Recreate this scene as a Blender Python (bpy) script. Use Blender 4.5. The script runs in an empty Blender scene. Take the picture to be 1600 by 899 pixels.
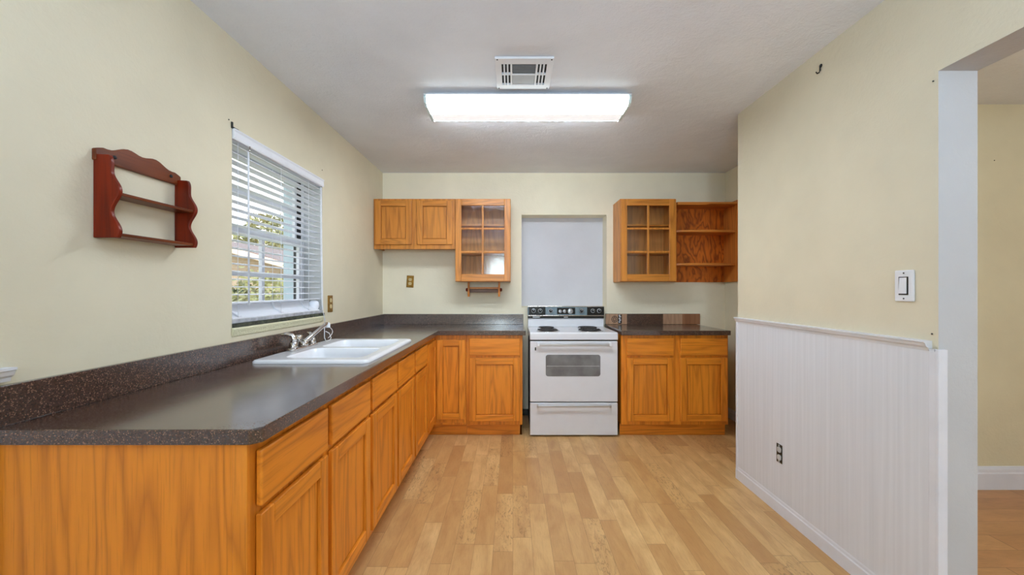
import bpy, bmesh, math, random
from mathutils import Vector, Matrix
random.seed(7)
C = bpy.context.scene.collection
PI = math.pi

# ------------------------------------------------------------------ camera
cam = bpy.data.cameras.new('camera'); camo = bpy.data.objects.new('camera', cam); C.objects.link(camo)
camo.location = (0, 0, 1.262); camo.rotation_euler = (PI/2, 0, 0)
cam.sensor_width = 36; cam.lens = 36*620/1600
cam.shift_x = -0.0006; cam.shift_y = 0.0022; cam.clip_start = 0.02; cam.clip_end = 300
bpy.context.scene.camera = camo

# ------------------------------------------------------------------ world, sun, lamps, exposure
sc = bpy.context.scene
sc.view_settings.view_transform = 'Standard'; sc.view_settings.look = 'None'
sc.view_settings.gamma = 1.0; sc.view_settings.use_curve_mapping = False
sc.view_settings.exposure = 0.0
W = bpy.data.worlds.new('world'); sc.world = W; W.use_nodes = True
nt = W.node_tree; bg = nt.nodes['Background']
tc = nt.nodes.new('ShaderNodeTexCoord'); sp = nt.nodes.new('ShaderNodeSeparateXYZ'); rp = nt.nodes.new('ShaderNodeValToRGB')
nt.links.new(tc.outputs['Generated'], sp.inputs[0]); nt.links.new(sp.outputs['Z'], rp.inputs[0]); nt.links.new(rp.outputs[0], bg.inputs[0])
rp.color_ramp.elements[0].position = 0.0; rp.color_ramp.elements[0].color = (1.0, .95, .86, 1)
rp.color_ramp.elements[1].position = 0.7; rp.color_ramp.elements[1].color = (.62, .76, 1.0, 1)
bg.inputs[1].default_value = 3.0

def lamp(name, kind, loc, rot, energy, color=(1, 1, 1), size=None, angle=None):
    l = bpy.data.lights.new(name, kind); l.energy = energy; l.color = color
    if size: l.shape = 'RECTANGLE'; l.size, l.size_y = size
    if angle is not None: l.angle = angle
    o = bpy.data.objects.new(name, l); C.objects.link(o); o.location = loc; o.rotation_euler = rot
    return o
lamp('sun', 'SUN', (0, 0, 20), (math.radians(38), math.radians(42), 0), 2.2, (1, .93, .8), angle=.02)
# daylight of the dining room's rear window and an added fill uplight, both behind the photographer
LREAR, LUP, LHALL, EFIX = (30, 37, 40), (26, 35, 48), (53, 57, 64), (34, 37.5, 41)
def cl(t): m = max(t); return m, tuple(v/m for v in t)
lamp('rear_window_light', 'AREA', (-.38, -3.12, 1.49), (PI/2, 0, 0), cl(LREAR)[0], cl(LREAR)[1], (.36, 1.18))
lamp('fill_uplight', 'AREA', (0.2, -.55, 1.70), (PI+math.radians(-22), 0, 0), cl(LUP)[0], cl(LUP)[1], (.5, .5))  # added unseen lamp, aimed up to brighten the ceiling
l = lamp('hall_fill_light', 'POINT', (3.0, -.4, 1.8), (0, 0, 0), cl(LHALL)[0], cl(LHALL)[1]); l.data.shadow_soft_size = .2  # added unseen fill for the room beyond the opening

# ------------------------------------------------------------------ materials
def s2l(c): return tuple(((v/255)/12.92 if v/255 <= .04045 else ((v/255+.055)/1.055)**2.4) for v in c) + (1,)
class N:
    def __init__(s, name):
        s.m = bpy.data.materials.new(name); s.m.use_nodes = True; s.t = s.m.node_tree
        s.b = s.t.nodes['Principled BSDF']; s.out = s.t.nodes['Material Output']
    def n(s, kind, **kw):
        n = s.t.nodes.new(kind)
        for k, v in kw.items():
            if k in n.inputs.keys(): n.inputs[k].default_value = v
            else: setattr(n, k, v)
        return n
    def l(s, a, b): s.t.links.new(a, b)
    def math(s, op, a, b=None, c=None):
        n = s.t.nodes.new('ShaderNodeMath'); n.operation = op
        for i, v in enumerate((a, b, c)):
            if v is None: continue
            if isinstance(v, (int, float)): n.inputs[i].default_value = v
            else: s.l(v, n.inputs[i])
        return n.outputs[0]
    def ramp(s, fac, stops, interp='LINEAR'):
        n = s.t.nodes.new('ShaderNodeValToRGB'); n.color_ramp.interpolation = interp
        e = n.color_ramp.elements
        while len(e) < len(stops): e.new(.5)
        for i, (p, c) in enumerate(stops): e[i].position = p; e[i].color = s2l(c) if len(c) == 3 else c
        s.l(fac, n.inputs[0]); return n.outputs[0]
    def mix(s, fac, a, b, mode='MIX'):
        n = s.t.nodes.new('ShaderNodeMix'); n.data_type = 'RGBA'; n.blend_type = mode
        for sock, v in ((n.inputs[0], fac), (n.inputs[6], a), (n.inputs[7], b)):
            if isinstance(v, (int, float)): sock.default_value = v
            elif isinstance(v, tuple): sock.default_value = s2l(v) if len(v) == 3 else v
            else: s.l(v, sock)
        return n.outputs[2]
    def coords(s, scale=(1, 1, 1), rand=False, loc=(0, 0, 0)):
        t = s.n('ShaderNodeTexCoord'); mp = s.n('ShaderNodeMapping')
        mp.inputs['Scale'].default_value = scale; mp.inputs['Location'].default_value = loc
        v = t.outputs['Object']
        if rand:
            oi = s.n('ShaderNodeObjectInfo'); m1 = s.math('MULTIPLY', oi.outputs['Random'], 37.0)
            cx = s.n('ShaderNodeCombineXYZ'); s.l(m1, cx.inputs[0]); s.l(s.math('MULTIPLY', m1, 1.7), cx.inputs[1]); s.l(s.math('MULTIPLY', m1, .63), cx.inputs[2])
            va = s.n('ShaderNodeVectorMath', operation='ADD'); s.l(v, va.inputs[0]); s.l(cx.outputs[0], va.inputs[1]); v = va.outputs[0]
        s.l(v, mp.inputs[0]); return mp.outputs[0]
    def noise(s, v, scale, detail=4, rough=.5, dist=0):
        n = s.n('ShaderNodeTexNoise'); n.inputs['Scale'].default_value = scale; n.inputs['Detail'].default_value = detail
        n.inputs['Roughness'].default_value = rough; n.inputs['Distortion'].default_value = dist
        s.l(v, n.inputs['Vector']); return n.outputs[0]
    def bump(s, h, strength, dist=.01):
        n = s.n('ShaderNodeBump'); n.inputs['Strength'].default_value = strength; n.inputs['Distance'].default_value = dist
        s.l(h, n.inputs['Height']); s.l(n.outputs[0], s.b.inputs['Normal']); return n
    def col(s, c): s.l(c, s.b.inputs['Base Color'])
    def p(s, rough=.5, metal=0, coat=0, spec=None):
        s.b.inputs['Roughness'].default_value = rough; s.b.inputs['Metallic'].default_value = metal
        s.b.inputs['Coat Weight'].default_value = coat
        if spec is not None: s.b.inputs['Specular IOR Level'].default_value = spec
        return s

def plain(name, c, rough=.5, metal=0, coat=0, var=.04, scale=8):
    m = N(name); m.p(rough, metal, coat)
    f = m.noise(m.coords(), scale, 3)
    d = tuple(max(0, v*(1-var)) for v in c); u = tuple(min(255, v*(1+var)) for v in c)
    m.col(m.ramp(f, [(.3, d), (.7, u)])); return m.m

def paint(name, c, bump=.25, scale=60, patch=.03):
    m = N(name); m.p(.62, spec=.3)
    v = m.coords(); big = m.noise(v, 1.3, 4, .6)
    m.col(m.ramp(big, [(.3, tuple(x*(1-patch) for x in c)), (.7, tuple(min(255, x*(1+patch)) for x in c))]))
    a = m.noise(v, scale, 5, .6); b = m.noise(v, 7, 5, .65, .6)
    m.bump(m.math('ADD', m.math('MULTIPLY', a, .35), m.math('MULTIPLY', b, .9)), bump, .012); return m.m

def oak(name, horizontal=False, light=(238, 152, 48), mid=(222, 128, 26), dark=(160, 80, 8), rough=.36, axis='z', contrast=1.0, st=.09):
    m = N(name); m.p(rough, spec=.45); m.b.inputs['Coat Weight'].default_value = .06; m.b.inputs['Coat Roughness'].default_value = .25
    S = {'z': (1, 1, st), 'x': (st, 1, 1), 'y': (1, st, 1)}[axis]
    v = m.coords(S, True)
    big = m.noise(v, 5.5, 3, .5, .3)                                  # cathedral contours
    rings = m.math('FRACT', m.math('MULTIPLY', big, 11))
    rings = m.math('ABSOLUTE', m.math('SUBTRACT', m.math('MULTIPLY', rings, 2), 1))
    rings = m.math('POWER', rings, 2.0)
    S2 = {'z': (1, 1, .03), 'x': (.03, 1, 1), 'y': (1, .03, 1)}[axis]
    v2 = m.coords(S2, True); fine = m.noise(v2, 170, 4, .65)
    pores = m.ramp(fine, [(.52, (0, 0, 0, 1)), (.68, (1, 1, 1, 1))])
    base = m.mix(m.noise(v, 3, 4, .6), light, mid)
    c = m.mix(m.math('MULTIPLY', rings, .50*contrast), base, dark)
    c = m.mix(m.math('MULTIPLY', pores, .36), c, dark)
    m.col(c); m.bump(fine, .12, .002); return m.m

OAKV = oak('honey_oak_upright_grain'); OAKH = oak('honey_oak_level_grain', axis='x')
OAKUV = oak('pale_oak_upright_grain', light=(224, 152, 66), mid=(204, 124, 40), dark=(140, 74, 18))
OAKUH = oak('pale_oak_level_grain', light=(224, 152, 66), mid=(204, 124, 40), dark=(140, 74, 18), axis='x')
OAKIN = oak('oak_cabinet_lining', light=(222, 158, 88), mid=(202, 132, 64), dark=(152, 92, 40), rough=.5)
PLY = oak('red_brown_plywood', light=(236, 136, 44), mid=(210, 104, 24), dark=(120, 46, 8), rough=.45, contrast=1.5, st=.4)
PLYH = oak('orange_pine_board', light=(228, 150, 66), mid=(208, 122, 44), dark=(150, 76, 24), rough=.45, axis='x')
PLYV = oak('orange_pine_upright', light=(228, 150, 66), mid=(208, 122, 44), dark=(150, 76, 24), rough=.45)
CHERV = oak('cherry_stained_upright', light=(138, 42, 6), mid=(104, 24, 4), dark=(46, 8, 2), rough=.38)
CHERY = oak('cherry_stained_level', light=(132, 66, 28), mid=(104, 44, 16), dark=(54, 22, 10), rough=.34, axis='y')

WALL = paint('cream_wall_paint', (225, 216, 190)); WALLR = paint('darkened_cream_wall_paint', (216, 206, 180))  # right wall cream is darkened to offset the surplus light on it
HALL = paint('yellow_cream_wall_paint', (220, 211, 178))
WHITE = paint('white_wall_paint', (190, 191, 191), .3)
CEIL = paint('ceiling_paint', (233, 236, 242), .5, 90)
TRIM = plain('white_trim_paint', (222, 224, 230), .4, var=.02)
NICHE = paint('white_niche_paint', (214, 215, 222), .2)
def beadboard():
    m = N('white_beadboard'); m.p(.45, spec=.35); v = m.coords()
    sx = m.n('ShaderNodeSeparateXYZ'); m.l(v, sx.inputs[0])
    f = m.math('FRACT', m.math('MULTIPLY', sx.outputs[1], 12.5))
    g = m.math('LESS_THAN', f, .06)
    st = m.noise(m.coords((1, 30, .6)), 2, 3)
    m.col(m.ramp(st, [(.3, (214, 216, 221)), (.7, (223, 225, 230))]))
    m.bump(m.math('SUBTRACT', 1, g), .10, .002); return m.m
BEAD = beadboard()

def floor_mat(name, pal, w=.095, L=.62, axis='y'):
    m = N(name); m.p(.36, spec=.4)
    t = m.n('ShaderNodeTexCoord'); s = m.n('ShaderNodeSeparateXYZ'); m.l(t.outputs['Object'], s.inputs[0])
    X, Y = (s.outputs[0], s.outputs[1]) if axis == 'y' else (s.outputs[1], s.outputs[0])
    cx = m.math('DIVIDE', X, w); ci = m.math('FLOOR', cx)
    wn = m.n('ShaderNodeTexWhiteNoise', noise_dimensions='1D'); m.l(ci, wn.inputs['W'])
    off = m.math('MULTIPLY', wn.outputs[0], 9.0)
    wl = m.math('ADD', m.math('MULTIPLY', m.math('FRACT', m.math('MULTIPLY', wn.outputs[0], 31.0)), .3), .85)
    ry = m.math('ADD', m.math('DIVIDE', Y, m.math('MULTIPLY', wl, L)), off); ri = m.math('FLOOR', ry)
    cb = m.n('ShaderNodeCombineXYZ'); m.l(ci, cb.inputs[0]); m.l(ri, cb.inputs[1])
    w2 = m.n('ShaderNodeTexWhiteNoise', noise_dimensions='2D'); m.l(cb.outputs[0], w2.inputs['Vector'])
    plank = m.ramp(w2.outputs[0], pal)
    # grain, shifted per plank
    g = m.n('ShaderNodeCombineXYZ')
    m.l(m.math('ADD', m.math('MULTIPLY', X, 1.0), m.math('MULTIPLY', w2.outputs[0], 50)), g.inputs[0])
    m.l(m.math('MULTIPLY', Y, .10), g.inputs[1])
    fine = m.noise(g.outputs[0], 130, 5, .65)
    g2 = m.n('ShaderNodeCombineXYZ'); m.l(m.math('ADD', X, m.math('MULTIPLY', w2.outputs[0], 90)), g2.inputs[0]); m.l(m.math('MULTIPLY', Y, .3), g2.inputs[1])
    cloud = m.noise(g2.outputs[0], 11, 5, .6, .5)
    c = m.mix(m.ramp(cloud, [(.38, (0, 0, 0, 1)), (.72, (.8, .8, .8, 1))]), plank, (178, 130, 80))
    # a few rustic planks with dark mineral streaks
    rust = m.math('GREATER_THAN', m.math('FRACT', m.math('MULTIPLY', w2.outputs[0], 17.3)), .78)
    stk = m.ramp(m.noise(g2.outputs[0], 60, 6, .75, 1.2), [(.52, (0, 0, 0, 1)), (.62, (1, 1, 1, 1))])
    c = m.mix(m.math('MULTIPLY', m.math('MULTIPLY', stk, rust), .55), c, (112, 78, 44))
    c = m.mix(m.math('MULTIPLY', m.ramp(fine, [(.5, (0, 0, 0, 1)), (.7, (1, 1, 1, 1))]), .22), c, (140, 98, 58))
    fx = m.math('FRACT', cx); fy = m.math('FRACT', ry)
    gap = m.math('MAXIMUM', m.math('LESS_THAN', fx, .018), m.math('LESS_THAN', fy, .004))
    c = m.mix(m.math('MULTIPLY', gap, .5), c, (110, 76, 44))
    m.col(c); m.bump(m.math('SUBTRACT', fine, m.math('MULTIPLY', gap, 2)), .12, .002); return m.m
FLOOR = floor_mat('light_oak_strip_floor', [(0, (190, 144, 90)), (.35, (212, 170, 112)), (.65, (223, 184, 126)), (1, (202, 156, 98))])
FLOOR2 = floor_mat('orange_wood_floor', [(0, (196, 138, 88)), (.4, (206, 148, 96)), (1, (216, 160, 106))], .12, 1.2, 'x')

def laminate():
    m = N('speckled_brown_laminate'); m.p(.30, spec=.85)
    v = m.coords(); vo = m.n('ShaderNodeTexVoronoi'); vo.inputs['Scale'].default_value = 430; m.l(v, vo.inputs['Vector'])
    sep = m.n('ShaderNodeSeparateColor'); m.l(vo.outputs['Color'], sep.inputs[0])
    base = m.ramp(m.noise(v, 240, 3, .6), [(.35, (58, 42, 36)), (.65, (84, 64, 56))])
    k = m.math('GREATER_THAN', sep.outputs[0], .90)
    c = m.mix(m.math('MULTIPLY', k, .75), base, (156, 120, 100))
    k2 = m.math('LESS_THAN', sep.outputs[1], .14)
    c = m.mix(m.math('MULTIPLY', k2, .7), c, (40, 26, 24))
    m.b.inputs['Coat Weight'].default_value = .5; m.b.inputs['Coat Roughness'].default_value = .16
    m.col(c); r = m.ramp(m.noise(v, 5, 4, .6), [(.3, (.16, .16, .16, 1)), (.8, (.27, .27, .27, 1))]); m.l(r, m.b.inputs['Roughness'])
    return m.m
LAM = laminate()
RAW = oak('bare_tan_board', light=(196, 160, 130), mid=(176, 136, 106), dark=(140, 100, 74), rough=.4)
PORC = plain('white_porcelain', (232, 234, 238), .18, var=.01, coat=.3)
ENAM = plain('white_enamel', (222, 223, 228), .25, var=.01, coat=.3)
CHROME = plain('chrome', (205, 200, 196), .16, 1, var=.05, scale=60)
SILVER = plain('brushed_silver', (200, 202, 206), .35, .8, var=.03)
BLACK = plain('black_gloss', (18, 19, 20), .25, var=.1)
for _m in (CHERV, CHERY): _m.node_tree.nodes['Principled BSDF'].inputs['Specular IOR Level'].default_value = .22
DARK = plain('dark_shadow_metal', (26, 26, 28), .6, var=.1)
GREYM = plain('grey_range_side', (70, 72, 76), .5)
TEAL = plain('blue_grey_panel', (120, 138, 146), .35)
COIL = plain('burner_coil', (66, 64, 64), .5, .5)
BRASS = plain('antique_brass', (150, 112, 48), .38, .75, var=.15, scale=40)
IVORY = plain('ivory_plastic', (206, 186, 136), .4)
SWHITE = plain('white_plastic', (226, 227, 230), .35, var=.01)
VINYL = plain('white_blind_vinyl', (236, 238, 244), .4, var=.01)
DKGREEN = plain('grimy_sill_gap', (58, 60, 48), .8, var=.5, scale=60)
MARB = plain('grey_marble_sill', (170, 172, 178), .4, var=.15, scale=25)
BLUE = plain('pale_blue_outer_paint', (184, 200, 210), .6)
ALU = plain('window_frame_enamel', (214, 216, 222), .4)
TUBEM = plain('grey_brown_dowel', (140, 118, 108), .4, var=.06)
OVENG = N('oven_window_glass'); OVENG.p(.12, spec=.6); OVENG.col(OVENG.ramp(OVENG.noise(OVENG.coords(), 9, 3), [(.3, (92, 93, 95)), (.7, (128, 129, 131))])); OVENG = OVENG.m
def emit(name, c, s):
    m = N(name); m.b.inputs['Base Color'].default_value = s2l(c); m.b.inputs['Emission Color'].default_value = s2l(c); m.b.inputs['Emission Strength'].default_value = s; return m.m
TUBE = emit('lit_diffuser', (240, 240, 240), 1)
TUBE.node_tree.nodes['Principled BSDF'].inputs['Emission Color'].default_value = cl(EFIX)[1]+(1,); TUBE.node_tree.nodes['Principled BSDF'].inputs['Emission Strength'].default_value = cl(EFIX)[0]
TUBES = emit('lit_lens_side', (226, 240, 244), 4.5); TUBED = emit('lit_lens_far_strip', (232, 232, 234), .78)
def glass(name, rough=.02, bump=0, tint=(.97, .98, .97, 1), base=.04):
    m = N(name); t = m.t
    tr = m.n('ShaderNodeBsdfTransparent'); tr.inputs[0].default_value = tint
    gl = m.n('ShaderNodeBsdfGlossy'); gl.inputs['Roughness'].default_value = rough
    lw = m.n('ShaderNodeLayerWeight'); lw.inputs[0].default_value = .5
    if bump:
        bn = m.n('ShaderNodeBump'); bn.inputs['Strength'].default_value = bump; bn.inputs['Distance'].default_value = .004
        m.l(m.noise(m.coords(), 85, 2, .5, .3), bn.inputs['Height']); m.l(bn.outputs[0], gl.inputs['Normal']); m.l(bn.outputs[0], lw.inputs['Normal'])
    mx = m.n('ShaderNodeMixShader'); m.l(m.math('ADD', m.math('MULTIPLY', m.math('POWER', lw.outputs[1], 5), .9), base), mx.inputs[0]); m.l(tr.outputs[0], mx.inputs[1]); m.l(gl.outputs[0], mx.inputs[2])
    m.l(mx.outputs[0], m.out.inputs[0]); return m.m
GLASS = glass('clear_window_glass', base=.03); HAMMER = glass('hammered_cabinet_glass', .02, .10)
LEAF = plain('yellow_green_leaves', (128, 128, 88), .7, var=.4, scale=3); LEAFD = plain('dark_green_leaves', (70, 80, 58), .7, var=.4, scale=3)
BARK = plain('bark', (96, 78, 64), .8); STUCCO = plain('tan_stucco', (186, 166, 146), .8); ROOF = plain('brown_roof_shingle', (128, 112, 106), .8, var=.15, scale=12)
FASC = plain('pale_fascia', (240, 214, 196), .6); GRASS = plain('dry_lawn', (150, 146, 92), .9, var=.3, scale=4)

# ------------------------------------------------------------------ mesh helpers
class MB:
    def __init__(s): s.bm = bmesh.new()
    def box(s, x0, x1, y0, y1, z0, z1, mi=0):
        v = [s.bm.verts.new(p) for p in ((x0,y0,z0),(x1,y0,z0),(x1,y1,z0),(x0,y1,z0),(x0,y0,z1),(x1,y0,z1),(x1,y1,z1),(x0,y1,z1))]
        for q in ((0,3,2,1),(4,5,6,7),(0,1,5,4),(1,2,6,5),(2,3,7,6),(3,0,4,7)):
            f = s.bm.faces.new([v[i] for i in q]); f.material_index = mi
        return s
    def prism(s, poly, axis, a, b, mi=0):
        """poly in the two axes left over (in x,y,z order) swept from a to b along axis"""
        def P(u, w, t): return {'x': (t, u, w), 'y': (u, t, w), 'z': (u, w, t)}[axis]
        lo = [s.bm.verts.new(P(u, w, a)) for u, w in poly]; hi = [s.bm.verts.new(P(u, w, b)) for u, w in poly]
        n = len(poly); fs = [s.bm.faces.new(lo[::-1]), s.bm.faces.new(hi)]
        for i in range(n): fs.append(s.bm.faces.new((lo[i], lo[(i+1) % n], hi[(i+1) % n], hi[i])))
        for f in fs: f.material_index = mi
        return s
    def tube(s, pts, r, seg=8, mi=0):
        pts = [Vector(p) for p in pts]; rings = []
        rr = r if isinstance(r, (list, tuple)) else [r]*len(pts)
        for i, p in enumerate(pts):
            d = (pts[min(i+1, len(pts)-1)] - pts[max(i-1, 0)]).normalized()
            up = Vector((0, 0, 1)) if abs(d.z) < .9 else Vector((1, 0, 0))
            a = d.cross(up).normalized(); b = d.cross(a).normalized()
            rings.append([s.bm.verts.new(p + (a*math.cos(2*PI*k/seg) + b*math.sin(2*PI*k/seg))*rr[i]) for k in range(seg)])
        for i in range(len(rings)-1):
            for k in range(seg):
                f = s.bm.faces.new((rings[i][k], rings[i][(k+1) % seg], rings[i+1][(k+1) % seg], rings[i+1][k])); f.material_index = mi; f.smooth = True
        for q in (rings[0], rings[-1][::-1]):
            f = s.bm.faces.new(q); f.material_index = mi
        return s
    def lathe(s, prof, c=(0, 0, 0), axis='z', seg=24, mi=0):
        """prof: list of (r, h) along the axis; ends closed"""
        c = Vector(c); rings = []
        for r, h in prof:
            ring = []
            for k in range(seg):
                a = 2*PI*k/seg; u, w = r*math.cos(a), r*math.sin(a)
                ring.append(s.bm.verts.new(c + Vector({'z': (u, w, h), 'y': (u, h, w), 'x': (h, u, w)}[axis])))
            rings.append(ring)
        for i in range(len(rings)-1):
            for k in range(seg):
                f = s.bm.faces.new((rings[i][k], rings[i][(k+1) % seg], rings[i+1][(k+1) % seg], rings[i+1][k])); f.material_index = mi; f.smooth = True
        for q in (rings[0], rings[-1]): s.bm.faces.new(q).material_index = mi
        return s
    def torus(s, c, R, r, axis='z', seg=28, ms=8, mi=0):
        pts = []
        c = Vector(c); rings = []
        for k in range(seg):
            a = 2*PI*k/seg; ring = []
            for j in range(ms):
                b = 2*PI*j/ms; u = (R + r*math.cos(b)); w = r*math.sin(b)
                p = {'z': (u*math.cos(a), u*math.sin(a), w), 'y': (u*math.cos(a), w, u*math.sin(a)), 'x': (w, u*math.cos(a), u*math.sin(a))}[axis]
                ring.append(s.bm.verts.new(c + Vector(p)))
            rings.append(ring)
        for k in range(seg):
            for j in range(ms):
                f = s.bm.faces.new((rings[k][j], rings[(k+1) % seg][j], rings[(k+1) % seg][(j+1) % ms], rings[k][(j+1) % ms])); f.smooth = True; f.material_index = mi
        return s
    def slab(s, xs, ys, filled, z0, z1, plane='xy'):
        """cells of a grid joined into one closed plate, holes left open"""
        def P(u, w, t): return {'xy': (u, w, t), 'yz': (t, u, w), 'xz': (u, t, w)}[plane]
        vs = {}
        def V(i, j, t):
            k = (i, j, t)
            if k not in vs: vs[k] = s.bm.verts.new(P(xs[i], ys[j], z0 if t == 0 else z1))
            return vs[k]
        F = lambda i, j: 0 <= i < len(xs)-1 and 0 <= j < len(ys)-1 and filled(i, j)
        for i in range(len(xs)-1):
            for j in range(len(ys)-1):
                if not F(i, j): continue
                for t in (0, 1): s.bm.faces.new((V(i,j,t), V(i+1,j,t), V(i+1,j+1,t), V(i,j+1,t)))
                for (di, dj, a, b) in ((-1,0,(i,j),(i,j+1)), (1,0,(i+1,j),(i+1,j+1)), (0,-1,(i,j),(i+1,j)), (0,1,(i,j+1),(i+1,j+1))):
                    if not F(i+di, j+dj): s.bm.faces.new((V(*a,0), V(*b,0), V(*b,1), V(*a,1)))
        return s
    def build(s, name, mats, parent=None, bevel=0, seg=2, smooth=False):
        bmesh.ops.recalc_face_normals(s.bm, faces=s.bm.faces)
        me = bpy.data.meshes.new(name); s.bm.to_mesh(me); s.bm.free()
        for m in (mats if isinstance(mats, (list, tuple)) else [mats]): me.materials.append(m)
        if smooth:
            for p in me.polygons: p.use_smooth = True
        o = bpy.data.objects.new(name, me); C.objects.link(o)
        if parent: o.parent = parent
        if bevel:
            b = o.modifiers.new('bevel', 'BEVEL'); b.width = bevel; b.segments = seg; b.limit_method = 'ANGLE'; b.angle_limit = .6; b.harden_normals = False
        return o
def tag(o, label=None, cat=None, group=None, kind=None):
    if label: o['label'] = label
    if cat: o['category'] = cat
    if group: o['group'] = group
    if kind: o['kind'] = kind
    return o
def thing(name, label, cat, loc=(0, 0, 0), rotz=0, group=None, kind=None):
    o = bpy.data.objects.new(name, None); C.objects.link(o); o.location = loc; o.rotation_euler = (0, 0, rotz); o.empty_display_size = .1
    return tag(o, label, cat, group, kind)
def struct(o): o['kind'] = 'structure'; return o
def paint_faces(o, fn):
    for p in o.data.polygons: p.material_index = fn(p)

# ------------------------------------------------------------------ room shell
XL, XR, XA, DB, H = -1.31, 1.512, 2.14, 4.0, 2.44
ZR = -3.2
struct(MB().box(-1.57, 1.582, ZR-.2, 2.59, -.12, 0).box(-1.57, 2.28, 2.59, 4.26, -.12, 0).build('floor', FLOOR))
struct(MB().box(1.582, 4.6, ZR-.2, 2.59, -.12, 0).build('floor', FLOOR2))
struct(MB().box(-1.57, 4.6, ZR-.2, 4.26, H, H+.14).build('ceiling', CEIL))
# left wall with the window hole
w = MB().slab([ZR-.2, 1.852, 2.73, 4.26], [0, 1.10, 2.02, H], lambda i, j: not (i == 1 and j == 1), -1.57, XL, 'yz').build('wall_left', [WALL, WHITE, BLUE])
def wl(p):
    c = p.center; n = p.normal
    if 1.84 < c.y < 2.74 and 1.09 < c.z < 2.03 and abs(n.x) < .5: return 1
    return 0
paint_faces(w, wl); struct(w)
# back wall with a filled-in window niche
w = MB().slab([-1.31, .09, .948, 2.28], [0, 1.09, 2.018, H], lambda i, j: not (i == 1 and j == 1), DB, DB+.18, 'xz').build('wall_back', [paint('lightened_cream_wall_paint', (240, 232, 208))])  # cream lightened here to make up for weak light on this wall
struct(w)
struct(MB().box(-1.31, 2.28, DB+.18, DB+.26, 0, H).build('wall_back', NICHE))
# alcove side wall, partition with opening, hall walls, rear wall
struct(MB().box(XA, XA+.14, 2.663, DB, 0, H).build('wall_alcove', WALL))
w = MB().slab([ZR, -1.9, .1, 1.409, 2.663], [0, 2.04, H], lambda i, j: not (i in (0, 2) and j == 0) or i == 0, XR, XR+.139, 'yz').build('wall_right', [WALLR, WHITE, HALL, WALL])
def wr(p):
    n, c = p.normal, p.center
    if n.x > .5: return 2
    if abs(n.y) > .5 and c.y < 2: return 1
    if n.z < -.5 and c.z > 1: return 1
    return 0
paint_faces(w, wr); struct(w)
struct(MB().box(XR+.139, 4.6, 2.52, 2.663, 0, H).build('wall_hall', HALL))
struct(MB().box(4.46, 4.6, ZR, 2.52, 0, H).build('wall_hall', HALL))
w = MB().slab([-1.31, -.56, -.20, 4.6], [0, .9, 2.08, H], lambda i, j: not (i == 1 and j == 1), ZR-.2, ZR, 'xz').build('wall_rear', WALL); struct(w)
rw = thing('window_2', None, None, (-.38, ZR-.1, .9), kind='structure')
MB().slab([-.18, -.145, .145, .18], [0, .05, .57, .61, 1.13, 1.18], lambda i, j: i in (0, 2) or j in (0, 2, 4), -.03, .03, 'xz').build('window_frame', TRIM, rw)
MB().box(-.16, .16, -.004, .004, .03, 1.15).build('glass_pane', GLASS, rw)

# wainscot on the partition
struct(MB().box(XR-.010, XR, 1.413, 2.660, .085, 1.05).build('trim_1', BEAD))
def rail_prof(x, s, z):   # chair rail section, s = direction out of the wall
    return [(x, z-.036), (x+s*.012, z-.036), (x+s*.014, z-.026), (x+s*.022, z-.020), (x+s*.026, z-.008), (x+s*.030, z-.006), (x+s*.030, z), (x, z)]
def base_prof(x, s, h, t=.016):
    return [(x, 0), (x+s*t, 0), (x+s*t, h*.70), (x+s*t*.75, h*.76), (x+s*t*.7, h*.88), (x+s*t*.35, h), (x, h)]
struct(MB().prism(rail_prof(XR, -1, 1.078), 'y', 1.430, 2.663).build('trim_2', TRIM))
struct(MB().prism(base_prof(XR, -1, .088), 'y', 1.409, 2.663).build('baseboard_right', TRIM))
struct(MB().box(XR-.013, XR, 2.645, 2.667, .0, 1.05).build('trim_3', TRIM, bevel=.002))
m = MB().box(XR-.0112, XR+.004, 1.400, 1.432, 0, 1.042).box(XR-.012, XR+.022, 1.398, 1.409, 0, 1.05)
struct(m.build('trim_4', TRIM, bevel=.002))
struct(MB().prism(base_prof(2.52, -1, .142, .02), 'x', XR+.139, 4.46).build('baseboard_hall', TRIM))
struct(MB().prism(base_prof(XA, -1, .095), 'y', 2.67, DB-.02).build('baseboard_alcove', TRIM))
struct(MB().prism(base_prof(DB, -1, .095), 'x', 1.86, XA-.017).build('baseboard_back', TRIM))
struct(MB().box(.10, .92, DB-.012, DB, 0, .06).build('baseboard_range', BLACK))
# wainscot remnant on the left wall, before the counter starts
struct(MB().box(XL, XL+.010, -1.9, .985, .085, .95).build('trim_5', BEAD))
struct(MB().prism(rail_prof(XL, 1, 1.062), 'y', -1.9, 1.026).build('trim_6', TRIM))
struct(MB().prism(base_prof(XL, 1, .088), 'y', -1.9, .985).build('baseboard_left', TRIM))

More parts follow.
